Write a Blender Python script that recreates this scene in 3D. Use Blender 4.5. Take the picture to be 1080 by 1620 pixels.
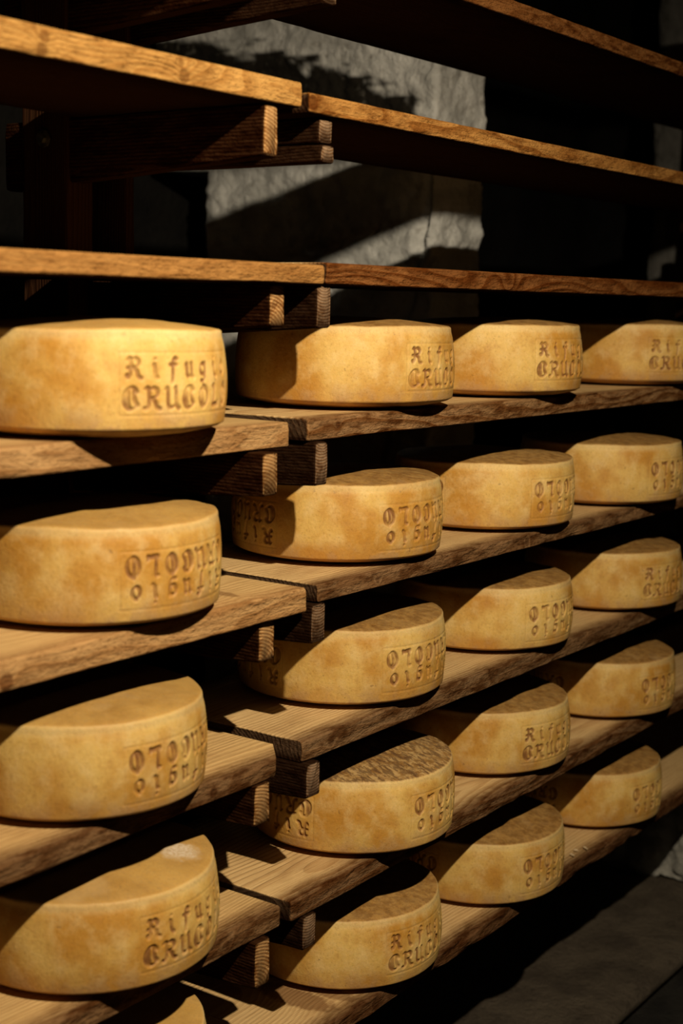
import bpy, math, random
import numpy as np
from mathutils import Vector, Matrix, noise

random.seed(7)
Z0 = 1.55                      # height of the camera above the floor
scene = bpy.context.scene
for o in list(bpy.data.objects):
    bpy.data.objects.remove(o)
COL = scene.collection

# ------------------------------------------------------------------ camera
cam = bpy.data.cameras.new('camera')
cam.sensor_fit = 'VERTICAL'
cam.sensor_height = 36.0
cam.sensor_width = 24.0
cam.lens = 2302.24 / 1620 * 36.0
cam.clip_start = 0.02
camo = bpy.data.objects.new('camera', cam)
COL.objects.link(camo)
yaw, pitch, roll = 0.95202956, 0.14316264, 0.0199923
F = Vector((math.sin(yaw) * math.cos(pitch), math.cos(yaw) * math.cos(pitch), -math.sin(pitch)))
R = Vector((math.cos(yaw), -math.sin(yaw), 0))
U = R.cross(F)
R2 = math.cos(roll) * R + math.sin(roll) * U
U2 = -math.sin(roll) * R + math.cos(roll) * U
M = Matrix((R2, U2, -F)).transposed().to_4x4()
M.translation = Vector((0, 0, Z0))
camo.matrix_world = M
cam.dof.use_dof = True
cam.dof.focus_distance = 2.45
cam.dof.aperture_fstop = 3.5
scene.camera = camo

# ------------------------------------------------------------------ view, world and light
scene.view_settings.view_transform = 'Standard'
scene.view_settings.look = 'None'
scene.view_settings.gamma = 1.0
scene.view_settings.exposure = 0.0
scene.view_settings.use_curve_mapping = False
w = bpy.data.worlds.new('world')
scene.world = w
w.use_nodes = True
w.node_tree.nodes['Background'].inputs[0].default_value = (0.012, 0.010, 0.008, 1)
w.node_tree.nodes['Background'].inputs[1].default_value = 0.03

LAMP = Vector((0.91, -0.01, 0.95 + Z0))
ld = bpy.data.lights.new('cellar_lamp', 'SPOT')
ld.energy = 262
ld.color = (1.0, 0.84, 0.60)
ld.shadow_soft_size = 0.022
ld.spot_size = math.radians(114)
ld.spot_blend = 1.0
lo = bpy.data.objects.new('cellar_lamp', ld)
COL.objects.link(lo)
lo.location = LAMP
lo.rotation_euler = (Vector((2.15, 1.40, Z0 - 0.75)) - LAMP).to_track_quat('-Z', 'Y').to_euler()

l2 = bpy.data.lights.new('far_cellar_lamp', 'POINT')
l2.energy = 3.5
l2.color = (1.0, 0.72, 0.42)
l2.shadow_soft_size = 0.08
l2o = bpy.data.objects.new('far_cellar_lamp', l2)
COL.objects.link(l2o)
l2o.location = (-0.35, -1.0, Z0 + 0.75)

# ------------------------------------------------------------------ helpers
def tag(o, label=None, cat=None, group=None, kind=None):
    if label: o['label'] = label
    if cat: o['category'] = cat
    if group: o['group'] = group
    if kind: o['kind'] = kind
    return o

def empty(name, loc):
    o = bpy.data.objects.new(name, None)
    COL.objects.link(o)
    o.location = loc
    return o

def mesh_obj(name, verts, faces, mat, parent=None, loc=(0, 0, 0), smooth=True, attrs=None):
    me = bpy.data.meshes.new(name)
    me.from_pydata([tuple(v) for v in verts], [], faces)
    me.update()
    if smooth:
        me.shade_smooth()
    for k, vals in (attrs or {}).items():
        a = me.attributes.new(k, 'FLOAT', 'POINT')
        a.data.foreach_set('value', np.asarray(vals, dtype=np.float32))
    me.materials.append(mat)
    o = bpy.data.objects.new(name, me)
    COL.objects.link(o)
    o.parent = parent
    o.location = loc
    return o

def fbm(p, octs=3):
    return noise.fractal(p, 1.0, 2.0, octs, noise_basis='PERLIN_ORIGINAL')

class NT:
    """small node-tree writer"""
    def __init__(s, name):
        s.m = bpy.data.materials.new(name)
        s.m.use_nodes = True
        s.t = s.m.node_tree
        s.t.nodes.clear()
        s.out = s.t.nodes.new('ShaderNodeOutputMaterial')
        s.b = s.t.nodes.new('ShaderNodeBsdfPrincipled')
        s.t.links.new(s.b.outputs[0], s.out.inputs[0])
    def put(s, sock, v):
        if isinstance(v, bpy.types.NodeSocket):
            s.t.links.new(v, sock)
        else:
            sock.default_value = v
    def math(s, op, a, b=0.0, c=0.0, clamp=False):
        n = s.t.nodes.new('ShaderNodeMath'); n.operation = op; n.use_clamp = clamp
        s.put(n.inputs[0], a); s.put(n.inputs[1], b); s.put(n.inputs[2], c)
        return n.outputs[0]
    def vmath(s, op, a, b=(0, 0, 0), out=0):
        n = s.t.nodes.new('ShaderNodeVectorMath'); n.operation = op
        s.put(n.inputs[0], a); s.put(n.inputs[1], b)
        return n.outputs['Value'] if op in ('LENGTH', 'DOT_PRODUCT', 'DISTANCE') else n.outputs[0]
    def noise(s, vec, scale, detail=3, rough=0.55, dist=0.0, color=False):
        n = s.t.nodes.new('ShaderNodeTexNoise')
        s.put(n.inputs['Vector'], vec); s.put(n.inputs['Scale'], scale)
        n.inputs['Detail'].default_value = detail; n.inputs['Roughness'].default_value = rough
        n.inputs['Distortion'].default_value = dist
        return n.outputs['Color' if color else 'Fac']
    def ramp(s, v, lo, hi, a=0.0, b=1.0, smooth=True):
        n = s.t.nodes.new('ShaderNodeMapRange')
        n.interpolation_type = 'SMOOTHSTEP' if smooth else 'LINEAR'
        s.put(n.inputs[0], v); n.inputs[1].default_value = lo; n.inputs[2].default_value = hi
        n.inputs[3].default_value = a; n.inputs[4].default_value = b
        return n.outputs[0]
    def mix(s, f, a, b, mode='MIX'):
        n = s.t.nodes.new('ShaderNodeMix'); n.data_type = 'RGBA'; n.blend_type = mode
        s.put(n.inputs[0], f)
        for sock, v in ((n.inputs[6], a), (n.inputs[7], b)):
            s.put(sock, v if isinstance(v, bpy.types.NodeSocket) else (v[0], v[1], v[2], 1))
        return n.outputs[2]
    def attr(s, name):
        n = s.t.nodes.new('ShaderNodeAttribute'); n.attribute_name = name
        return n.outputs['Fac']
    def sep(s, v):
        n = s.t.nodes.new('ShaderNodeSeparateXYZ'); s.put(n.inputs[0], v); return n.outputs
    def comb(s, x, y, z):
        n = s.t.nodes.new('ShaderNodeCombineXYZ')
        s.put(n.inputs[0], x); s.put(n.inputs[1], y); s.put(n.inputs[2], z)
        return n.outputs[0]
    def coord(s):
        return s.t.nodes.new('ShaderNodeTexCoord').outputs['Object']
    def rand(s):
        return s.t.nodes.new('ShaderNodeObjectInfo').outputs['Random']
    def bump(s, h, strength, dist):
        n = s.t.nodes.new('ShaderNodeBump')
        n.inputs['Strength'].default_value = strength; n.inputs['Distance'].default_value = dist
        s.put(n.inputs['Height'], h)
        s.t.links.new(n.outputs[0], s.b.inputs['Normal'])
    def done(s, col, rough, spec=0.3):
        s.put(s.b.inputs['Base Color'], col); s.put(s.b.inputs['Roughness'], rough)
        s.b.inputs['Specular IOR Level'].default_value = spec
        return s.m

# ------------------------------------------------------------------ materials
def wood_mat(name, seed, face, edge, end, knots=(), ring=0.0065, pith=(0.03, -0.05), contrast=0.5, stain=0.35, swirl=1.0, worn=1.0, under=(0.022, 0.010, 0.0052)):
    """sawn softwood, grain along local X; knots = (x, y, z, radius, darkness)"""
    n = NT(name)
    p = n.coord()
    x, y, z = n.sep(p)
    off = n.comb(seed * 3.1, seed * 1.7, seed * 2.3)
    q = n.vmath('ADD', n.vmath('MULTIPLY', p, (1.6, 7.0, 9.0)), off)
    w1 = n.math('SUBTRACT', n.noise(q, 1.0, 2), 0.5)
    q2 = n.vmath('ADD', n.vmath('MULTIPLY', p, (2.6, 5.0, 7.0)), (seed + 9.0, 4.0, 2.0))
    w2 = n.math('SUBTRACT', n.noise(q2, 1.0, 2), 0.5)
    ry = n.math('ADD', n.math('SUBTRACT', y, pith[0]), n.math('MULTIPLY', w1, 0.07 * swirl))
    rz = n.math('ADD', n.math('SUBTRACT', z, pith[1]), n.math('MULTIPLY', w2, 0.06 * swirl))
    r = n.math('SQRT', n.math('ADD', n.math('MULTIPLY', ry, ry), n.math('MULTIPLY', rz, rz)))
    dark = None
    for (kx, ky, kz, kr, kd) in knots:
        dv = n.vmath('SUBTRACT', p, (kx, ky, kz))
        d = n.vmath('LENGTH', n.vmath('MULTIPLY', dv, (1 / kr, 0.35 / kr, 1 / kr)))
        g = n.math('POWER', 2.718, n.math('MULTIPLY', n.math('MULTIPLY', d, d), -0.35))
        r = n.math('ADD', r, n.math('MULTIPLY', g, kr * 0.75))
        dn = n.math('ADD', d, n.math('MULTIPLY', n.math('SUBTRACT', n.noise(p, 70, 2), 0.5), 0.7))
        k = n.ramp(dn, 0.75, 1.15, kd, 0.0)
        dark = k if dark is None else n.math('MAXIMUM', dark, k)
    rr = n.math('FRACT', n.math('DIVIDE', r, ring))
    line = n.math('MULTIPLY', n.ramp(rr, 0.25, 0.86), n.ramp(rr, 0.9, 1.0, 1.0, 0.0))
    fibre = n.noise(n.vmath('MULTIPLY', p, (14, 420, 420)), 1.0, 3, 0.6)
    blot = n.noise(n.vmath('ADD', n.vmath('MULTIPLY', p, (5, 9, 9)), off), 1.0, 4, 0.6)
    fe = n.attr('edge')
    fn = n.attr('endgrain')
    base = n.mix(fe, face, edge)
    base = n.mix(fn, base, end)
    base = n.mix(n.attr('under'), base, under)  # undersides coloured nearly black, their shade put into the wood colour
    dk = n.mix(1.0, base, (0.50, 0.36, 0.24), 'MULTIPLY')
    lf = n.math('MULTIPLY', line, n.math('MULTIPLY_ADD', fe, contrast * 0.55, contrast * 0.45))
    c = n.mix(lf, base, dk)
    c = n.mix(n.ramp(fibre, 0.35, 0.75, 0.0, 0.38), c, dk)
    c = n.mix(n.ramp(blot, 0.50, 0.72, 0.0, stain), c, n.mix(1.0, base, (0.42, 0.32, 0.25), 'MULTIPLY'))
    eb = n.noise(n.vmath('ADD', n.vmath('MULTIPLY', p, (16, 45, 60)), off), 1.0, 4, 0.65)
    c = n.mix(n.math('MULTIPLY', n.ramp(eb, 0.44, 0.64, 0.0, worn), fe), c, n.mix(1.0, c, (0.48, 0.38, 0.30), 'MULTIPLY'))
    pc = n.noise(n.vmath('MULTIPLY', p, (90, 260, 260)), 1.0, 3, 0.7)
    c = n.mix(n.math('MULTIPLY', n.ramp(pc, 0.52, 0.70, 0.0, 0.7), n.math('MULTIPLY_ADD', fe, 0.75, 0.15)), c, n.mix(1.0, c, (0.35, 0.27, 0.2), 'MULTIPLY'))
    if dark is not None:
        c = n.mix(dark, c, n.mix(1.0, base, (0.22, 0.13, 0.09), 'MULTIPLY'))
    h = n.math('ADD', n.math('MULTIPLY', fibre, 0.9), n.math('MULTIPLY', line, 0.5))
    pit = n.noise(n.vmath('MULTIPLY', p, (60, 160, 160)), 1.0, 3, 0.7)
    h = n.math('ADD', h, n.math('MULTIPLY', n.math('MULTIPLY', pit, fe), 3.2))
    n.bump(h, 0.8, 0.0020)
    return n.done(c, 0.95, 0.0)

def cheese_mat():
    n = NT('cheese_rind')
    p = n.coord()
    rnd = n.rand()
    off = n.comb(n.math('MULTIPLY', rnd, 37.0), n.math('MULTIPLY', rnd, 91.0), n.math('MULTIPLY', rnd, 53.0))
    po = n.vmath('ADD', p, off)
    big = n.noise(po, 9.0, 3, 0.55)
    mid = n.noise(po, 34.0, 4, 0.6)
    fine = n.noise(po, 210.0, 3, 0.7)
    side = n.mix(n.ramp(big, 0.36, 0.62), (0.64, 0.415, 0.120), (0.48, 0.235, 0.036))
    side = n.mix(n.ramp(mid, 0.42, 0.74, 0.0, 0.45), side, (0.72, 0.53, 0.25))
    side = n.mix(n.ramp(mid, 0.30, 0.46, 0.30, 0.0), side, (0.40, 0.19, 0.05))
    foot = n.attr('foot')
    side = n.mix(n.math('MULTIPLY', foot, n.ramp(mid, 0.35, 0.62, 0.15, 0.8)), side, (0.33, 0.17, 0.07))  # brown rind tint at the foot, with shade of the lower side coloured in
    spots = n.noise(po, 95.0, 2, 0.5)
    side = n.mix(n.ramp(spots, 0.72, 0.76, 0.0, 0.45), side, (0.16, 0.085, 0.035))
    tm = n.noise(po, 62.0, 5, 0.72)
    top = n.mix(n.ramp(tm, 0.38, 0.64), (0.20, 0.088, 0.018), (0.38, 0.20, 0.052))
    oc = n.t.nodes.new('ShaderNodeObjectInfo').outputs['Color']
    sr = n.t.nodes.new('ShaderNodeSeparateColor'); n.t.links.new(oc, sr.inputs[0])
    gold = n.t.nodes.new('ShaderNodeObjectInfo').outputs['Alpha']
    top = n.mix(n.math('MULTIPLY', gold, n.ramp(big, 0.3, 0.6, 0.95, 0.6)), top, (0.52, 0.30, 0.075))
    top = n.mix(n.math('MULTIPLY', sr.outputs[0], n.ramp(tm, 0.40, 0.60)), top, (0.46, 0.29, 0.12))
    top = n.mix(n.math('MULTIPLY', sr.outputs[0], n.ramp(n.noise(n.vmath('MULTIPLY', po, (40, 120, 60)), 1.0, 4, 0.7), 0.44, 0.58)), top, (0.10, 0.042, 0.016))
    top = n.mix(n.ramp(fine, 0.45, 0.75, 0.0, 0.55), top, (0.17, 0.085, 0.03))
    top = n.mix(n.ramp(big, 0.62, 0.74, 0.0, 0.3), top, (0.52, 0.36, 0.18))
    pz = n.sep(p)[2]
    side = n.mix(n.ramp(pz, 0.112, 0.124, 0.0, 0.45), side, (0.78, 0.60, 0.29))  # pale band along the upper rim, a highlight put into the colour
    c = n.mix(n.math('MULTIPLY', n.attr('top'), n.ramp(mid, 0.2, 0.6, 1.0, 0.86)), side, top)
    # pale scuffed patch, placed by the object's own colour value
    sxy = n.comb(n.math('MULTIPLY', n.math('SUBTRACT', sr.outputs[1], 0.5), 0.36), n.math('MULTIPLY', n.math('SUBTRACT', sr.outputs[2], 0.5), 0.36), 0.136)
    sd = n.math('ADD', n.vmath('DISTANCE', p, sxy), n.math('MULTIPLY', n.math('SUBTRACT', mid, 0.5), 0.05))
    c = n.mix(n.math('MULTIPLY', n.ramp(sd, 0.016, 0.036, 0.85, 0.0), n.ramp(fine, 0.35, 0.6, 0.5, 1.0)), c, (0.68, 0.56, 0.42))
    st = n.attr('stamp')
    c = n.mix(n.math('MULTIPLY', st, n.ramp(n.noise(po, 45.0, 2), 0.30, 0.62, 0.35, 0.95)), c, (0.21, 0.088, 0.026))
    bright = n.math('MULTIPLY_ADD', rnd, 0.16, 0.90)
    c = n.mix(1.0, c, n.comb(bright, bright, bright), 'MULTIPLY')
    c = n.mix(n.ramp(fine, 0.50, 0.72, 0.0, 0.30), c, n.mix(1.0, c, (1.35, 1.35, 1.5), 'MULTIPLY'))
    c = n.mix(n.ramp(fine, 0.30, 0.46, 0.40, 0.0), c, n.mix(1.0, c, (0.60, 0.52, 0.42), 'MULTIPLY'))
    h = n.math('ADD', n.math('MULTIPLY', fine, 0.6), n.math('MULTIPLY', mid, 0.8))
    n.bump(h, 0.5, 0.0022)
    n.b.inputs['Subsurface Weight'].default_value = 0.12
    n.b.inputs['Subsurface Radius'].default_value = (0.012, 0.006, 0.002)
    n.b.inputs['Subsurface Scale'].default_value = 0.5
    return n.done(c, 0.58, 0.28)

def stone_mat(name, a, b, scale=1.0, stain=None):
    n = NT(name)
    p = n.coord()
    big = n.noise(p, 6.0 * scale, 4, 0.6)
    fine = n.noise(p, 48.0 * scale, 6, 0.75)
    c = n.mix(n.ramp(big, 0.35, 0.68), a, b)
    c = n.mix(n.ramp(fine, 0.55, 0.75, 0.0, 0.6), c, (a[0] * 0.35, a[1] * 0.35, a[2] * 0.35))
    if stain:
        # ragged dark patch on the upper stone, set by the vertex mask
        c = n.mix(n.attr('dark_patch'), c, stain)
    pits = n.noise(p, 22.0 * scale, 5, 0.7)
    c = n.mix(n.ramp(pits, 0.30, 0.42, 0.55, 0.0), c, (a[0] * 0.25, a[1] * 0.23, a[2] * 0.2))
    h = n.math('ADD', n.math('ADD', n.math('MULTIPLY', fine, 0.6), big), n.math('MULTIPLY', pits, 1.2))
    n.bump(h, 1.0, 0.012)
    return n.done(c, 0.92, 0.15)

def plain_mat(name, col, rough=0.8, metal=0.0):
    n = NT(name)
    p = n.coord()
    f = n.noise(p, 60.0, 3)
    c = n.mix(n.ramp(f, 0.4, 0.7), col, (col[0] * 0.5, col[1] * 0.5, col[2] * 0.5))
    n.b.inputs['Metallic'].default_value = metal
    return n.done(c, rough)

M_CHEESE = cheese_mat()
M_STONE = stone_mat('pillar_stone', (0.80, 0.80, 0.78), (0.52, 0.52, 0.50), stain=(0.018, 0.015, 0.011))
M_STONE3 = stone_mat('floor_stone', (0.34, 0.33, 0.30), (0.15, 0.145, 0.13))
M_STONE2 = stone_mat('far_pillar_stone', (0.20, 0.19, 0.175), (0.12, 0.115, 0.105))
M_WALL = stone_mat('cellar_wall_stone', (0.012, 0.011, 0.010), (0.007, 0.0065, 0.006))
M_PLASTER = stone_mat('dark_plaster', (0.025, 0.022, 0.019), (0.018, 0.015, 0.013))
M_CONC = stone_mat('old_concrete', (0.095, 0.076, 0.055), (0.055, 0.043, 0.032), 1.5)
M_GRAVEL = stone_mat('dark_earth', (0.022, 0.020, 0.017), (0.012, 0.011, 0.010), 2.0)
M_BOLT = plain_mat('bolt_steel', (0.25, 0.24, 0.22), 0.45, 0.9)

# ------------------------------------------------------------------ room
def rough_box(name, x0, x1, y0, y1, z0, z1, mat, step=0.03, amp=0.012, scale=7.0, parent=None, seed=0.0, patchf=None, octs=4, groove=None):
    """closed box of stone with every face broken up by noise"""
    vid = {}; verts = []; faces = []; dark_patch = []
    nx = max(1, round((x1 - x0) / step)); ny = max(1, round((y1 - y0) / step)); nz = max(1, round((z1 - z0) / step))
    c = Vector(((x0 + x1) / 2, (y0 + y1) / 2, (z0 + z1) / 2))
    def v(i, j, k):
        key = (i, j, k)
        if key not in vid:
            p = Vector((x0 + (x1 - x0) * i / nx, y0 + (y1 - y0) * j / ny, z0 + (z1 - z0) * k / nz))
            nn = Vector(((i == nx) - (i == 0), (j == ny) - (j == 0), (k == nz) - (k == 0))).normalized()
            s = Vector((seed, seed, seed))
            d = fbm(p * scale + s, octs) * amp + fbm(p * scale * 3.1 + s, 3) * amp * 0.45
            ins = -0.35 * amp * (abs((i == nx) - (i == 0)) + abs((j == ny) - (j == 0)) + abs((k == nz) - (k == 0)) - 1)
            p2 = p + nn * (d + ins)
            if groove:
                p2 = p2 + groove(p, nn)
            if patchf:
                m = patchf(p)
                p2 = p2 + nn * (m * 0.012 * fbm(p * 40, 2))
                dark_patch.append(m)
            vid[key] = len(verts); verts.append(p2 - c)
        return vid[key]
    for i in range(nx):
        for j in range(ny):
            faces.append((v(i, j, 0), v(i, j + 1, 0), v(i + 1, j + 1, 0), v(i + 1, j, 0)))
            faces.append((v(i, j, nz), v(i + 1, j, nz), v(i + 1, j + 1, nz), v(i, j + 1, nz)))
    for i in range(nx):
        for k in range(nz):
            faces.append((v(i, 0, k), v(i + 1, 0, k), v(i + 1, 0, k + 1), v(i, 0, k + 1)))
            faces.append((v(i, ny, k), v(i, ny, k + 1), v(i + 1, ny, k + 1), v(i + 1, ny, k)))
    for j in range(ny):
        for k in range(nz):
            faces.append((v(0, j, k), v(0, j, k + 1), v(0, j + 1, k + 1), v(0, j + 1, k)))
            faces.append((v(nx, j, k), v(nx, j + 1, k), v(nx, j + 1, k + 1), v(nx, j, k + 1)))
    return mesh_obj(name, verts, faces, mat, parent, c, smooth=True, attrs={'dark_patch': dark_patch} if patchf else None)

def flat_box(name, x0, x1, y0, y1, z0, z1, mat):
    return rough_box(name, x0, x1, y0, y1, z0, z1, mat, step=0.35, amp=0.0)

tag(flat_box('floor', -1.6, 6.4, -2.0, 3.3, -0.12, -0.03, M_GRAVEL), kind='structure')
tag(flat_box('ceiling', -1.6, 6.4, -2.0, 3.3, 2.95, 3.05, M_PLASTER), kind='structure')
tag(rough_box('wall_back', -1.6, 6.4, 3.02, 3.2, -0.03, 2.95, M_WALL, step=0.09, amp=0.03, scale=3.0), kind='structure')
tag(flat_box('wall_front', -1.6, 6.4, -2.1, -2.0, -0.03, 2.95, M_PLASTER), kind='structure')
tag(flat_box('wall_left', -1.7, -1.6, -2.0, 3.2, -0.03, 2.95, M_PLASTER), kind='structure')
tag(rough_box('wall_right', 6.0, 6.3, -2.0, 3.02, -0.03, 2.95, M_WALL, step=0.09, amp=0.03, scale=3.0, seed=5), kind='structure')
tag(rough_box('trim_1', -1.6, 6.0, 1.24, 3.02, -0.03, 0.0, M_CONC, step=0.06, amp=0.0012, scale=4.0), kind='structure')

# masonry pillar behind the rack
def pillar_patch(p):
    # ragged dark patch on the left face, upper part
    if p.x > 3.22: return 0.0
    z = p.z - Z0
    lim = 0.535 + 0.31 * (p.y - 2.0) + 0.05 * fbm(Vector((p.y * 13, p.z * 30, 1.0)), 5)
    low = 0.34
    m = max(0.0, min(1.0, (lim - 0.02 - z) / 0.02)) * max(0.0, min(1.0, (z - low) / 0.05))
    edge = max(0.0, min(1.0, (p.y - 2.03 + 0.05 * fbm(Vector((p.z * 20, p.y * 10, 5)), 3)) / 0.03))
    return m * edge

PX0, PX1, PY0 = 3.18, 3.43, 2.0
def pillar_groove(p, nn):
    z = p.z - Z0
    out = Vector((0, 0, 0))
    if nn.x < -0.5:
        # slanting open joint near the front corner
        yl = 2.0 + 0.006 + 0.065 * (0.32 - z) / 0.35
        if z < 0.36:
            out.x += 0.035 * max(0.0, 1 - abs(p.y - yl) / 0.014)
    if z > 0.36 and p.y > 2.5:
        out.y += 0.20 * (p.y - 2.5) / 0.26
    return out
pr = empty('stone_pillar', (3.3, 2.35, 0.0))
tag(pr, 'broad grey rough masonry pillar standing behind the middle of the rack, ragged dark patch on its upper left face', 'pillar')
pb = rough_box('shaft', PX0, PX1, PY0, 2.76, 0.0, 2.95, M_STONE, step=0.0095, amp=0.012, scale=14.0, patchf=pillar_patch, octs=5, groove=pillar_groove)
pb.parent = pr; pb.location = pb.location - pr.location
pillar2 = rough_box('stone_pillar', 4.82, 5.4, 2.02, 2.14, 0.0, 2.95, M_STONE2, step=0.04, amp=0.014, scale=9.0, seed=8.0, patchf=lambda p: 0.0)
tag(pillar2, 'far grey masonry pillar seen in slivers between the boards at the right edge', 'pillar')
blk = rough_box('stone_block', 3.62, 4.20, 1.22, 1.72, 0.0, 0.26, M_STONE3, step=0.012, amp=0.040, scale=8.0, seed=3.0, patchf=lambda p: 0.0, octs=5)
tag(blk, 'rough grey stone block on the floor under the far end of the lowest shelf', 'stone')

# ------------------------------------------------------------------ timber
def plank(name, x0, x1, y0, y1, z0, z1, mat, axis='X', parent=None, taper=0.0, seed=0.0, chamfer=None, rough=1.0, edgef=1.0, botf=0.9, endf=1.0, step=0.035):
    """a sawn board: long along local X, worn edges. taper = extra depth at the far end of its underside."""
    if axis == 'X':
        L, W, T = x1 - x0, y1 - y0, z1 - z0
    else:
        L, W, T = y1 - y0, x1 - x0, z1 - z0
    nx = max(4, round(L / step)); r = 0.0035
    # cross-section loop (y, z) with rounded corners, subdivided sides
    def side(a, b, k):
        return [a + (b - a) * i / k for i in range(k)]
    ys = W / 2; zs = T / 2
    nt = 8; ns = 4
    loop = []
    c = math.sqrt(0.5)
    for (sy, sz, nxt) in ((-1, -1, 'y'), (1, -1, 'z'), (1, 1, 'y'), (-1, 1, 'z')):
        for ang in (0, 45, 90):
            a0 = {(-1, -1): 180, (1, -1): 270, (1, 1): 0, (-1, 1): 90}[(sy, sz)]
            a = math.radians(a0 + ang)
            loop.append((sy * (ys - r) + r * math.cos(a), sz * (zs - r) + r * math.sin(a)))
        if nxt == 'y':
            k = nt
            for i in range(1, k): loop.append((sy * (ys - r) * (1 - 2 * i / k), sz * zs))
        else:
            k = ns
            for i in range(1, k): loop.append((sy * ys, sz * (zs - r) * (1 - 2 * i / k)))
    n = len(loop)
    verts = []; faces = []; e = []; g = []; ub = []
    xs = [-L / 2, -L / 2 + r * 0.3, -L / 2 + r] + [-L / 2 + r + (L - 2 * r) * i / nx for i in range(1, nx)] + [L / 2 - r, L / 2 - r * 0.3, L / 2]
    for xi, x in enumerate(xs):
        q = xi in (0, len(xs) - 1)
        sc = r * 0.9 if q else (r * 0.3 if xi in (1, len(xs) - 2) else 0)
        for (y, z) in loop:
            yy = y - math.copysign(min(sc, abs(y)), y); zz = z - math.copysign(min(sc, abs(z)), z)
            P = Vector((x * 6 + seed * 5, y * 20, z * 30 + seed))
            f = 0.5 + 0.5 * fbm(P, 3)
            f2 = fbm(Vector((x * 40 + seed, y * 60, z * 70)), 3)
            isfront = abs(y) > ys - r * 1.01
            corner = abs(y) > ys - r * 1.2 and abs(z) > zs - r * 1.2
            ins = (0.0022 * f + 0.0009 * f2 + (0.0035 * max(0.0, f2) if corner else 0)) * rough
            if isfront: yy -= math.copysign(max(0, ins), y)
            if z < -zs + r: zz += max(0, 0.0015 * f) * rough
            X = x
            if chamfer and x > 0:
                # the end is cut off at the front corner
                cx, cy = chamfer
                lim = L / 2 - cx * max(0.0, min(1.0, 1 - (yy + ys) / cy))
                X = min(x, lim)
                if X < x: X -= 0.0006 * (x - X)
            elif q:
                X -= math.copysign(0.002 * (0.5 + 0.5 * f2) * rough, x)
            if taper and z < 0:
                zz -= taper * (X + L / 2) / L
            verts.append((X, yy, zz))
            e.append(edgef if isfront else 0.0)
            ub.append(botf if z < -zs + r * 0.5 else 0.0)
            g.append(endf if q else 0.0)
    for i in range(len(xs) - 1):
        for j in range(n):
            a = i * n + j; b = i * n + (j + 1) % n
            faces.append((a, b, b + n, a + n))
    m = len(xs) - 1
    faces.append(tuple(reversed(range(n)))); faces.append(tuple(range(m * n, m * n + n)))
    # faces wound so that normals point outwards
    faces = [tuple(reversed(f)) for f in faces]
    cen = Vector(((x0 + x1) / 2, (y0 + y1) / 2, (z0 + z1) / 2))
    o = mesh_obj(name, verts, faces, mat, parent, cen - (parent.location if parent else Vector()), smooth=False, attrs={'edge': e, 'endgrain': g, 'under': ub})
    if axis == 'Y':
        o.rotation_euler = (0, 0, math.pi / 2)
    return o

TAN = (0.62, 0.41, 0.18)
PALE = (0.67, 0.46, 0.22)
def kn(x0, x1, y0, y1, zt, th, x, dz, r, d, dy=0.0):
    """a knot on the front edge of a board, world x -> local"""
    return (x - (x0 + x1) / 2, -(y1 - y0) / 2 + dy, dz, r, d)

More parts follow.
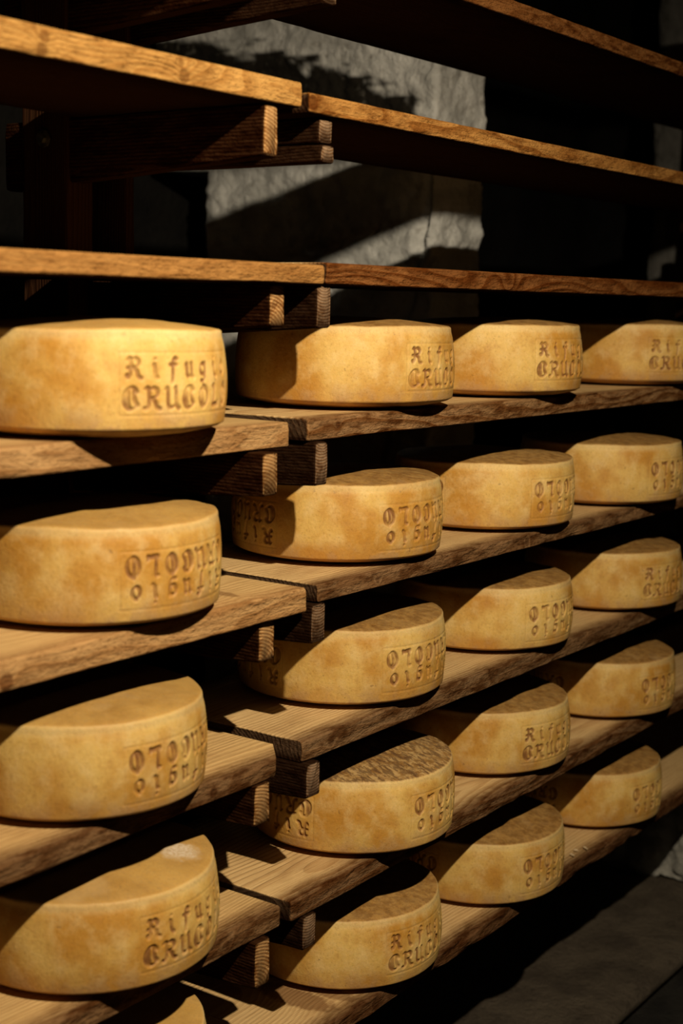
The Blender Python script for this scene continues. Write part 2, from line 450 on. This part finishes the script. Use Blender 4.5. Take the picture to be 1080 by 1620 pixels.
# name, x0, x1, yfront, ztop, thickness, edge colour, knots (x, dz, radius, darkness), label, extras
GOLD = (0.56, 0.33, 0.105)
BRN = (0.40, 0.245, 0.125)
DBR = (0.26, 0.145, 0.075)
BOARDS = [
 ('S', -0.25, 1.670, 1.27, 0.905, 0.032, GOLD, [], 'near board of the unseen top shelf, added to shape the light, left of the joint', {}),  # unseen top shelf, added for its effect on the pillar's light
 ('S', 1.690, 4.55, 1.27, 0.905, 0.030, BRN, [], 'far board of the unseen top shelf, added to shape the light, right of the joint', {}),
 ('T', -0.25, 1.672, 1.27, 0.516, 0.032, GOLD, [], 'near board of the second shelf from the top, just above the picture', {}),
 ('T', 1.692, 4.55, 1.27, 0.516, 0.031, (0.26, 0.12, 0.042), [], 'empty dark board crossing the top right corner of the photo, seen from below', {}),
 ('A', -0.25, 1.672, 1.27, 0.303, 0.036, (0.60, 0.37, 0.13), [(1.188, 0.006, 0.0085, 0.6), (1.184, -0.009, 0.0085, 0.6), (1.425, -0.006, 0.010, 0.55), (1.418, 0.009, 0.006, 0.45)], 'empty golden board at the upper left, bright blotchy edge with dark stains', dict(sw=2.0)),
 ('A', 1.688, 4.55, 1.27, 0.292, 0.029, (0.50, 0.275, 0.088), [(1.697, 0.0, 0.012, 0.85)], 'empty golden board right of the blotchy upper left board, fine wavy grain on its edge', dict(ct=0.8)),
 ('B', -0.25, 1.732, 1.27, 0.053, 0.029, (0.50, 0.28, 0.10), [], 'empty board just above the near top cheese, plain honey coloured edge', dict(ct=0.15)),
 ('B', 1.735, 4.55, 1.27, 0.057, 0.033, (0.30, 0.135, 0.048), [(2.28, -0.002, 0.016, 0.15)], 'empty reddish board above the far top cheeses with a swirling grain on its edge', dict(ct=0.95)),
 ('C', -0.25, 1.655, 1.270, -0.171, 0.038, (0.50, 0.33, 0.165), [], 'near board under the near cheese of the top row, pale tan edge', {}),
 ('C', 1.682, 4.55, 1.258, -0.1665, 0.035, (0.40, 0.25, 0.13), [(1.80, 0.004, 0.006, 0.7)], 'far board under the three far cheeses of the top row, striped brown edge', dict(ct=0.95)),
 ('D', -0.25, 1.694, 1.263, -0.418, 0.038, (0.52, 0.34, 0.165), [(1.130, -0.008, 0.012, 0.8)], 'near board of the second cheese row with a dark round knot in its edge', {}),
 ('D', 1.715, 4.55, 1.258, -0.417, 0.029, (0.33, 0.205, 0.11), [(2.40, 0, 0.008, 0.6), (1.9, 0.0, 0.006, 0.5)], 'far board of the second cheese row with a rough splintered dark edge', dict(rg=2.0)),
 ('E', -0.25, 1.684, 1.268, -0.6645, 0.030, (0.33, 0.205, 0.11), [(1.505, 0.0, 0.008, 0.7)], 'near board of the third cheese row, brown edge and front corner cut off', dict(ch=(0.056, 0.045))),
 ('E', 1.709, 4.55, 1.279, -0.661, 0.035, (0.35, 0.225, 0.125), [(2.31, 0.0, 0.010, 0.5), (1.80, 0.0, 0.008, 0.4)], 'far board of the third cheese row, dark end standing forward of the cut-off one', {}),
 ('F', -0.25, 1.668, 1.285, -0.9095, 0.035, (0.36, 0.225, 0.12), [(1.55, -0.003, 0.009, 0.45)], 'near board of the fourth cheese row, thick rounded front corner', {}),
 ('F', 1.687, 4.55, 1.280, -0.910, 0.034, (0.34, 0.21, 0.115), [], 'far board of the fourth cheese row with a straight grooved edge', dict(ct=0.9)),
 ('G', -0.25, 1.690, 1.287, -1.146, 0.032, BRN, [], 'near board of the lowest shelf under the half hidden bottom left cheese', {}),
 ('G', 1.712, 4.55, 1.287, -1.163, 0.031, DBR, [(1.95, 0.0, 0.012, 0.6), (2.7, 0, 0.01, 0.5)], 'far board of the lowest shelf, splintered dark edge and a black stain on top', dict(rg=2.5, stain=(1.86, 1.40))),
]
for bi, (nm, x0, x1, yf, zt, th, ecol, knots, label, ex) in enumerate(BOARDS):
    y1 = 1.645
    sh = {'C': (0.005, 0.032), 'D': (0.0065, 0.019), 'E': (0.0065, 0.013), 'F': (0.006, 0.009), 'G': (0.006, 0.007)}.get(nm, (0, 0))
    zt -= sh[0]; yf += sh[1]
    if x1 < 2: x1 += 1.25 * sh[1]
    else: x0 += 1.25 * sh[1]
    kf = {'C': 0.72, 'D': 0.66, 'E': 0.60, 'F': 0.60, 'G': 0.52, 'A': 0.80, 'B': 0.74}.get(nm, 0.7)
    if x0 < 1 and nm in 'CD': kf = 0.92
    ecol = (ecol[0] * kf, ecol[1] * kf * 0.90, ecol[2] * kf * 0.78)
    ks = [(kx - (x0 + x1) / 2, -(y1 - yf) / 2, dz, r, d) for (kx, dz, r, d) in knots]
    if nm == 'D' and x1 < 2: ks.append((1.60 - (x0 + x1) / 2, 1.35 - (yf + y1) / 2, th / 2, 0.012, 0.55))
    if 'stain' in ex:
        sx, sy = ex['stain']
        ks += [(sx - (x0 + x1) / 2, sy - (yf + y1) / 2, th / 2, 0.03, 0.7), (sx + 0.05 - (x0 + x1) / 2, sy - 0.03 - (yf + y1) / 2, th / 2, 0.02, 0.6)]
    rs = random.Random(bi)
    mat = wood_mat('board_wood_%d' % bi, bi * 1.37 + 0.5, PALE if bi % 2 else TAN, ecol, (0.10, 0.06, 0.035), ks,
                   ring=rs.uniform(0.006, 0.010), pith=(rs.uniform(-0.12, 0.05), rs.uniform(-0.07, -0.03)),
                   contrast=ex.get('ct', 0.55), stain=0.4, swirl=ex.get('sw', 1.0), worn=0.4 if (x0 < 1 and nm in 'ABCD') else (0.7 if nm in 'AB' else 1.0))
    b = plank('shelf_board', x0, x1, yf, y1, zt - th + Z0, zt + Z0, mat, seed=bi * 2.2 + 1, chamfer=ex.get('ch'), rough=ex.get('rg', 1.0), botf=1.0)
    tag(b, label, 'shelf board', 'shelf boards of the rack')

# rack frames: uprights with bearers that carry the boards
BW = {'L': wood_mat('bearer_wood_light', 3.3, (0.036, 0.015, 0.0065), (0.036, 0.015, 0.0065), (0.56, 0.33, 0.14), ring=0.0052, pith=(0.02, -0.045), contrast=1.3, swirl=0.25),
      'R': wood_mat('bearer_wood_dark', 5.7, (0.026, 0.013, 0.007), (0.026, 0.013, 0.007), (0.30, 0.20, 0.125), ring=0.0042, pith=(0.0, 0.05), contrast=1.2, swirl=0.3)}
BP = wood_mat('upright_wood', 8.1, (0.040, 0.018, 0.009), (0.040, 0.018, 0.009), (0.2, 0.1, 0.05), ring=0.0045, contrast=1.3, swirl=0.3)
def tops(side):
    d = {}
    for (nm, x0, x1, yf, zt, th, *_r) in BOARDS:
        if (x0 < 1) == (side == 'L'): d[nm] = zt - th - {'C': 0.005, 'D': 0.0065, 'E': 0.0065, 'F': 0.006, 'G': 0.006}.get(nm, 0)
    return d
TL, TR = tops('L'), tops('R')
BEAR_L = {'S': (1.595, 1.630, 1.29, 0.80), 'T': (1.595, 1.630, 1.28, 0.414), 'A': (1.595, 1.630, 1.28, 0.196), 'B': (1.633, 1.671, 1.296, -0.037),
          'C': (1.602, 1.640, 1.28, -0.277), 'D': (1.616, 1.656, 1.294, -0.524), 'E': (1.591, 1.632, 1.28, -0.764), 'F': (1.606, 1.646, 1.287, -1.024), 'G': (1.60, 1.64, 1.29, -1.26)}
BEAR_R = {'S': (1.727, 1.762, 1.29, 0.80), 'T': (1.727, 1.762, 1.28, 0.420), 'A': (1.728, 1.763, 1.28, 0.199), 'B': (1.724, 1.762, 1.28, -0.039),
          'C': (1.727, 1.762, 1.28, -0.273), 'D': (1.724, 1.762, 1.28, -0.513), 'E': (1.722, 1.761, 1.283, -0.758), 'F': (1.724, 1.763, 1.287, -1.006), 'G': (1.727, 1.762, 1.29, -1.26)}
def upright(parent, x0, x1, y0, y1, z0, z1, seed):
    # vertical post: built lying along X, then stood up
    L = z1 - z0
    o = plank('upright', -L / 2, L / 2, -(y1 - y0) / 2, (y1 - y0) / 2, -(x1 - x0) / 2, (x1 - x0) / 2, BP, seed=seed, edgef=0, botf=0)
    o.parent = parent
    o.location = Vector(((x0 + x1) / 2, (y0 + y1) / 2, (z0 + z1) / 2)) - parent.location
    o.rotation_euler = (0, math.pi / 2, 0)
    return o
def bolt(parent, x, y, z):
    verts = []; faces = []
    nseg = 6
    prof = [(0.0, 0.013), (0.004, 0.013), (0.004, 0.008), (0.010, 0.008), (0.010, 0.0)]
    for (d, r) in prof:
        for k in range(nseg * 2):
            a = math.pi * k / nseg
            rr = r * (1.0 if r > 0.01 else (1.0 if k % 2 == 0 else 0.9))
            verts.append((-d, rr * math.cos(a), rr * math.sin(a)))
    m = nseg * 2
    for i in range(len(prof) - 1):
        for k in range(m):
            a = i * m + k; b = i * m + (k + 1) % m
            faces.append((a, a + m, b + m, b))
    faces.append(tuple(range(m)))
    return mesh_obj('bolt', verts, faces, M_BOLT, parent, Vector((x, y, z)) - parent.location, smooth=False)
def frame(bear, topz, side, label, short=False, dx=0.0):
    b0 = bear['C']
    r = empty('rack_frame', (b0[0] + dx + 0.018, 1.6, 0.0))
    tag(r, label, 'rack frame', 'upright frames of the cheese rack')
    i = 0
    for k, (xa, xb, yf, zb) in bear.items():
        i += 1
        t = topz[k] + Z0 - 0.0005
        if short and k == 'A':
            # two laths nailed one on the other
            zm = zb + 0.026 + Z0
            plank('bearer', xa + dx, xb + dx, yf, 1.80, zb + Z0, zm, BW[side], 'Y', r, taper=0.0, seed=i * 3.3, endf=1.0)
            plank('bearer', xa + dx, xb + dx, yf + 0.004, 1.80, zm + 0.001, t, BW[side], 'Y', r, taper=0.0, seed=i * 5.1, endf=1.0)
        else:
            plank('bearer', xa + dx, xb + dx, yf, 1.80, zb + Z0, t, BW[side], 'Y', r, taper=0.034, seed=i * 3.3 + (side == 'R'), endf=1.0)
    xw = min(v[0] for v in bear.values()) + dx - 0.002
    xe = max(v[1] for v in bear.values()) + dx
    upright(r, xw, xe - 0.025, 1.655, 1.755, 0.0, 2.38, 4.0 + dx)
    return r
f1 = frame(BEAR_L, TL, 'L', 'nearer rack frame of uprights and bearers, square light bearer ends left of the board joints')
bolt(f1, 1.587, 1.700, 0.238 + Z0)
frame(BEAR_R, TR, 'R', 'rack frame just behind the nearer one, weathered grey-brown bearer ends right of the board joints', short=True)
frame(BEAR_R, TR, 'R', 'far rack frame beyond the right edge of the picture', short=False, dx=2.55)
frame(BEAR_L, TL, 'L', 'rack frame at the near end of the left boards, outside the picture', dx=-1.62)

# ------------------------------------------------------------------ cheese
CAP, SMALL = 0.026, 0.018
# pen strokes on a unit grid (x right, y up, capital height 1)
GL = {
 'C': [[(.78, .80), (.66, .96), (.42, 1.0), (.18, .84), (.06, .52), (.14, .20), (.38, .02), (.64, .06), (.84, .24)], [(.66, .96), (.62, .72), (.66, .40), (.80, .22)], [(.34, .93), (.28, .5), (.36, .1)]],
 'R': [[(.02, .92), (.20, 1.0), (.28, .86), (.28, .16), (.12, .02), (.02, .06)], [(.28, .86), (.52, 1.0), (.80, .86), (.74, .60), (.46, .50)], [(.46, .50), (.64, .34), (.72, .10), (.92, .02)]],
 'U': [[(.02, .90), (.18, .98), (.22, .80), (.22, .22), (.36, .04), (.60, .10), (.72, .24)], [(.60, .92), (.74, .98), (.74, .20), (.94, .02)]],
 'O': [[(.46, 1.0), (.20, .82), (.12, .50), (.22, .16), (.48, 0.0), (.76, .18), (.84, .52), (.74, .84), (.46, 1.0)], [(.46, .92), (.40, .5), (.48, .08)]],
 'L': [[(.20, .96), (.36, .98), (.34, .70), (.30, .20), (.14, .04), (.40, .02), (.66, .06), (.84, .22)], [(.16, .06), (.50, .12), (.80, .04)]],
 'Rr': [[(.02, .90), (.20, 1.0), (.30, .80), (.26, .30), (.10, .04), (.02, .16)], [(.30, .84), (.52, 1.0), (.78, .84), (.70, .60), (.44, .52)], [(.44, .52), (.66, .36), (.70, .06), (.90, .02)], [(.02, .50), (.26, .52)]],
 'i': [[(.34, .62), (.48, .70), (.50, .14), (.66, .02)], [(.46, .92), (.54, .96)]],
 'f': [[(.76, .92), (.58, 1.0), (.46, .84), (.46, .10), (.36, -.22)], [(.22, .66), (.76, .66)]],
 'u': [[(.14, .64), (.28, .70), (.28, .14), (.44, .02), (.62, .12)], [(.60, .68), (.70, .70), (.70, .12), (.84, .02)]],
 'g': [[(.66, .62), (.40, .72), (.20, .54), (.24, .22), (.50, .12), (.66, .28)], [(.72, .70), (.70, .10), (.58, -.20), (.26, -.18)]],
 'o': [[(.48, .72), (.24, .54), (.22, .20), (.46, .02), (.72, .18), (.74, .54), (.48, .72)]],
}
PITCH = 0.0287
def stamp_map():
    res = 0.0005
    Wm, Hm = 0.212, 0.084
    nx, ny = int(Wm / res), int(Hm / res)
    X, Y = np.meshgrid((np.arange(nx) + .5) * res, (np.arange(ny) + .5) * res)
    depth = np.zeros_like(X)
    def stroke(pts, w0, closed=False):
        nonlocal depth
        # smooth the polyline, then sweep a slanted broad nib
        P = [np.array(p) for p in pts]
        for _ in range(2):
            Q = [P[0]]
            for a, b in zip(P[:-1], P[1:]):
                Q += [a * .75 + b * .25, a * .25 + b * .75]
            Q.append(P[-1]); P = Q
        for a, b in zip(P[:-1], P[1:]):
            d = b - a; L = np.hypot(*d)
            if L < 1e-9: continue
            ang = math.atan2(d[1], d[0])
            hw = w0 * (0.45 + 0.75 * abs(math.sin(ang - math.radians(35))))
            m = 0.006
            i0, i1 = max(0, int((min(a[0], b[0]) - m) / res)), min(nx, int((max(a[0], b[0]) + m) / res) + 1)
            j0, j1 = max(0, int((min(a[1], b[1]) - m) / res)), min(ny, int((max(a[1], b[1]) + m) / res) + 1)
            if i1 <= i0 or j1 <= j0: continue
            xx, yy = X[j0:j1, i0:i1], Y[j0:j1, i0:i1]
            t = np.clip(((xx - a[0]) * d[0] + (yy - a[1]) * d[1]) / L ** 2, 0, 1)
            D = np.hypot(xx - a[0] - t * d[0], yy - a[1] - t * d[1])
            v = np.clip((hw + 0.0009 - D) / 0.0018, 0, 1)
            depth[j0:j1, i0:i1] = np.maximum(depth[j0:j1, i0:i1], v * v * (3 - 2 * v))
    def word(gs, x, y, pitch, h, wl):
        for gname in gs:
            for pl in GL[gname]:
                stroke([(x + px * wl, y + py * h) for px, py in pl], 0.0021)
            x += pitch
    word(['C', 'R', 'U', 'C', 'O', 'L', 'O'], 0.007, 0.0135, PITCH, CAP, 0.0245)
    word(['Rr', 'i', 'f', 'u', 'g', 'i', 'o'], 0.013, 0.0495, PITCH * 0.955, 0.0235, 0.021)
    letters = depth.copy()
    # plate outline
    frame_ = np.zeros_like(X)
    x0, x1, y0, y1 = 0.003, 0.209, 0.007, 0.079
    for D in (np.abs(Y - y0) + 1e3 * ((X < x0) | (X > x1)), np.abs(Y - y1) + 1e3 * ((X < x0) | (X > x1)),
              np.abs(X - x0) + 1e3 * ((Y < y0) | (Y > y1)), np.abs(X - x1) + 1e3 * ((Y < y0) | (Y > y1))):
        frame_ = np.maximum(frame_, np.clip(1 - D / 0.0013, 0, 1))
    # raised lips round each letter
    def blur(a, k):
        for ax in (0, 1):
            c = np.cumsum(np.pad(a, [(k + 1, k) if i == ax else (0, 0) for i in range(2)], mode='edge'), axis=ax)
            a = (np.take(c, range(2 * k + 1, c.shape[ax]), axis=ax) - np.take(c, range(0, c.shape[ax] - 2 * k - 1), axis=ax)) / (2 * k + 1)
        return a
    soft = blur(letters, 2)
    lip = np.clip(blur(blur(letters, 3), 3) - letters, 0, 1)
    hgt = -0.0031 * soft + 0.0011 * lip - 0.0011 * blur(frame_, 1)
    col = np.clip(0.75 * soft + 0.55 * blur(letters, 3) * (soft > .1), 0, 1) + 0.18 * blur(frame_, 1)
    return hgt, np.clip(col, 0, 1), Wm, Hm, res
HG, HC, SW, SH, SR = stamp_map()

def sample(A, s, t):
    """bilinear sample, 0 outside"""
    fx, fy = s / SR - .5, t / SR - .5
    i, j = np.floor(fx).astype(int), np.floor(fy).astype(int)
    ok = (i >= 0) & (j >= 0) & (i < A.shape[1] - 1) & (j < A.shape[0] - 1)
    i2, j2 = np.clip(i, 0, A.shape[1] - 2), np.clip(j, 0, A.shape[0] - 2)
    a, b = fx - i2, fy - j2
    v = A[j2, i2] * (1 - a) * (1 - b) + A[j2, i2 + 1] * a * (1 - b) + A[j2 + 1, i2] * (1 - a) * b + A[j2 + 1, i2 + 1] * a * b
    return np.where(ok, v, 0)

CR, CH, CD = 0.18, 0.129, 0.011
def cheese_mesh(name, flipped, seed, bulge=1.0, lift=0.0):
    cols = []
    arc = math.degrees(SW / CR)
    for k in range(3):
        cols += list(np.arange(0, arc, 0.42) + 120 * k)
        cols += list(np.linspace(arc, 120, 26)[:-1] + 120 * k)
    th = np.radians(np.array(cols)); nc = len(th)
    # profile (radius factor, height, top-mask, foot-mask)
    prof = [(0.0, 0.0, 0, 1), (0.45, 0.0, 0, 1), (0.66, 0.0010, 0, 1), (0.80, 0.0045, 0, 1), (0.90, 0.0085, 0, 1), (0.948, 0.0108, 0, 1), (0.962, 0.0125, 0, 1)]
    zs = list(np.linspace(0.0145, 0.0185, 3)) + list(np.arange(0.0195, 0.1115, 0.0014)) + list(np.linspace(0.113, 0.1235, 5))
    for z in zs:
        u = z / CH
        r = 0.968 + 0.032 * bulge * math.sin(min(1, u * 1.08) * math.pi) ** 0.8 - 0.006 * max(0, u - .85) / .15
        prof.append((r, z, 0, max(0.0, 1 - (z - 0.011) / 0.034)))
    prof += [(0.962, 0.1260, 0.1, 0), (0.956, 0.1280, 0.5, 0), (0.945, 0.1290, 1, 0)]
    for q in (0.925, 0.89, 0.84, 0.76, 0.66, 0.54, 0.40, 0.26, 0.12):
        prof.append((q * .96, 0.1288 + CD * (1 - q * q), 1, 0))
    nr = len(prof)
    rr = np.array([p[0] for p in prof])[:, None] * CR * np.ones(nc)[None]
    zz = np.array([p[1] for p in prof])[:, None] * np.ones(nc)[None]
    TH = th[None] * np.ones(nr)[:, None]
    st = np.zeros_like(rr)
    tb = 0.0235 + lift
    for k in range(3):
        s = (TH - math.radians(120 * k)) * CR
        t = zz - tb
        if flipped: s2, t2 = SW - s, SH - t
        else: s2, t2 = s, t
        if k == 2 and not flipped: continue
        side = (rr > 0.94 * CR) & (zz > 0.004) & (zz < 0.125)
        wgt = 1.0 if k == 0 else 0.8
        rr = rr + np.where(side, sample(HG, s2, t2) * wgt, 0)
        st = np.maximum(st, np.where(side, sample(HC, s2, t2), 0))
    verts = []
    tops = np.array([p[2] for p in prof]); foots = np.array([p[3] for p in prof])
    low = np.zeros_like(rr)
    for j in range(nr):
        for i in range(nc):
            a = th[i]; r = rr[j, i]; z = zz[j, i]
            p = Vector((r * math.cos(a), r * math.sin(a), z))
            n1 = noise.noise(p * 9 + Vector((seed, seed, 0)))
            n2 = noise.noise(p * 30 + Vector((0, seed, seed)))
            if r > 0.9 * CR:
                k = 1 + 0.010 * n1 + 0.0022 * n2
                p.x *= k; p.y *= k
            if j > nr - 12: p.z += (0.0022 * n1 + 0.0012 * n2)
            elif 0.02 < z: p.z += 0.0015 * n1 * (z / CH)
            if z < 0.0001: p.z = 0
            verts.append(p)
    faces = []
    for j in range(nr - 1):
        for i in range(nc):
            i2 = (i + 1) % nc
            if j == 0:
                continue
            faces.append((j * nc + i, j * nc + i2, (j + 1) * nc + i2, (j + 1) * nc + i))
    faces.append(tuple(reversed(range(nc, 2 * nc))))
    faces.append(tuple(range((nr - 1) * nc, nr * nc)))
    # drop the unused first ring
    verts = verts[nc:]; faces = [tuple(v - nc for v in f) for f in faces]
    me = bpy.data.meshes.new(name)
    me.from_pydata([tuple(v) for v in verts], [], faces)
    me.update(); me.shade_smooth()
    for nm, arr in (('stamp', st[1:].ravel()), ('top', np.repeat(tops[1:], nc)), ('foot', np.repeat(foots[1:], nc))):
        at = me.attributes.new(nm, 'FLOAT', 'POINT')
        at.data.foreach_set('value', arr.astype(np.float32))
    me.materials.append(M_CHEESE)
    return me

MESH = {('U', 0): cheese_mesh('cheese_wheel', False, 1.3), ('U', 1): cheese_mesh('cheese_wheel', False, 7.9, 1.15, 0.002),
        ('F', 0): cheese_mesh('cheese_wheel', True, 4.1), ('F', 1): cheese_mesh('cheese_wheel', True, 11.2, 1.12, -0.002)}
# row, column, x, y, z, height, radius, orientation, mesh, left edge of the stamp as an angle from the viewer's side, label
DROP = {1: 0.005, 2: 0.0065, 3: 0.0065, 4: 0.006, 5: 0.006}
def ang(uc, hw, us): return math.degrees(math.asin((us - uc) / hw))
CW = [
 (1, 1, 1.388, 1.403, -.171, .133, .181, 'U', 0, ang(143, 217, 180), 'nearest wheel of the top cheese row, cut off by the left edge'),
 (1, 2, 2.022, 1.439, -.166, .130, .186, 'U', 0, ang(546, 176, 638), 'second wheel from the left in the top cheese row, right of the board joint'),
 (1, 3, 2.497, 1.431, -.166, .131, .180, 'U', 1, ang(775, 147, 843), 'third wheel from the left in the top cheese row, stamp in a clear square frame'),
 (1, 4, 3.120, 1.432, -.166, .131, .180, 'U', 0, ang(988, 125, 1022), 'farthest wheel of the top cheese row, cut off by the right edge'),
 (2, 1, 1.412, 1.429, -.418, .131, .181, 'F', 0, ang(149, 210, 188), 'nearest wheel of the second row, big upside-down letters, above the knotted board'),
 (2, 2, 2.012, 1.442, -.417, .129, .181, 'F', 1, ang(533, 167, 593), 'second wheel of the second row, shadow of a bearer on its left side'),
 (2, 3, 2.489, 1.430, -.417, .127, .180, 'F', 0, ang(764, 145, 836), 'third wheel from the left in the second row, its left side in shadow'),
 (2, 4, 2.978, 1.412, -.417, .130, .181, 'F', 1, ang(950, 130, 1022), 'farthest wheel of the second row, touching the right edge of the photo'),
 (3, 1, 1.374, 1.419, -.6645, .130, .179, 'F', 1, ang(118, 210, 184), 'nearest wheel of the third row, standing left of the cut-off board corner'),
 (3, 2, 2.042, 1.449, -.661, .130, .184, 'F', 0, ang(540, 167, 601), 'second wheel of the third row, above the dark board end'),
 (3, 3, 2.533, 1.446, -.661, .126, .180, 'F', 1, ang(764, 141, 827), 'third wheel of the third row, between the splintered board and the plain one'),
 (3, 4, 3.046, 1.427, -.661, .130, .180, 'U', 0, ang(953, 126, 1013), 'farthest wheel of the third row, upright stamp running off the right edge'),
 (4, 1, 1.401, 1.421, -.9095, .131, .181, 'U', 1, ang(140, 205, 210), 'nearest wheel of the fourth row, pale scuffed patch on its top'),
 (4, 2, 2.036, 1.414, -.910, .129, .181, 'F', 0, ang(558, 161, 645), 'second wheel of the fourth row with a dark scorched brown top'),
 (4, 3, 2.539, 1.443, -.910, .129, .180, 'U', 0, ang(763, 139, 822), 'third wheel of the fourth row with an upright stamp'),
 (4, 4, 3.056, 1.433, -.910, .128, .179, 'F', 1, ang(945, 123, 1008), 'farthest wheel of the fourth row, above the last wheel of the bottom row'),
 (5, 1, 1.388, 1.422, -1.146, .127, .179, 'U', 0, 20.0, 'half hidden wheel in the bottom left corner below the scuffed one'),
 (5, 2, 2.050, 1.439, -1.163, .128, .178, 'U', 1, ang(541, 156, 606), 'second wheel of the bottom row with an upright stamp, lowest full wheel'),
 (5, 3, 2.511, 1.427, -1.163, .127, .178, 'F', 0, ang(756, 136, 820), 'third wheel of the bottom row with an upside-down stamp beside wood splinters'),
 (5, 4, 3.038, 1.443, -1.163, .127, .177, 'F', 1, ang(927, 121, 996), 'farthest wheel of the bottom row, above the stone block'),
]
for (row, c, x, y, z, h, r, ori, mi, a, label) in CW:
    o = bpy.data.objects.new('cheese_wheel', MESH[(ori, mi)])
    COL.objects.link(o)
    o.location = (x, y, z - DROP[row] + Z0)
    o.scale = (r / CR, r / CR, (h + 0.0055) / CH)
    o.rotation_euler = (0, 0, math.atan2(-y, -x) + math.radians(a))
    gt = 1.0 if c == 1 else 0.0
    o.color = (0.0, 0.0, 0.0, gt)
    if (row, c) == (4, 2): o.color = (1.0, 0.0, 0.0, 0.0)
    if (row, c) == (4, 1):
        v = Matrix.Rotation(-o.rotation_euler[2], 2) @ Vector((0.074, -0.098))
        o.color = (0.0, v.x / 0.36 + 0.5, v.y / 0.36 + 0.5, 1.0)
    tag(o, label, 'cheese', 'cheese wheels on the rack')

# wood splinters on the lowest board by the third wheel
MS = plain_mat('splinter_wood', (0.55, 0.42, 0.26))
for i in range(7):
    rs = random.Random(i + 40)
    L = rs.uniform(0.012, 0.030); wd = 0.0022
    vs = []
    for k, t in enumerate((-1, -.3, .4, 1)):
        ww = wd * (0.3 if abs(t) == 1 else 1)
        for (dy, dz) in ((-1, 0), (0, 0.9), (1, 0)):
            vs.append((t * L / 2, dy * ww + 0.001 * math.sin(t * 3), max(0, dz) * ww))
    fs = []
    for k in range(3):
        for j in range(3):
            a_, b_ = k * 3 + j, k * 3 + (j + 1) % 3
            fs.append((a_, a_ + 3, b_ + 3, b_))
    fs += [(0, 1, 2), (11, 10, 9)]
    o = mesh_obj('wood_splinter', vs, fs, MS, None, (rs.uniform(2.66, 2.80), rs.uniform(1.31, 1.40), -1.163 + Z0), smooth=False)
    o.rotation_euler = (0, 0, rs.uniform(0, 3.1))
    tag(o, 'pale wood splinter lying on the lowest board right of the third bottom wheel', 'splinter', 'wood splinters on the lowest board')
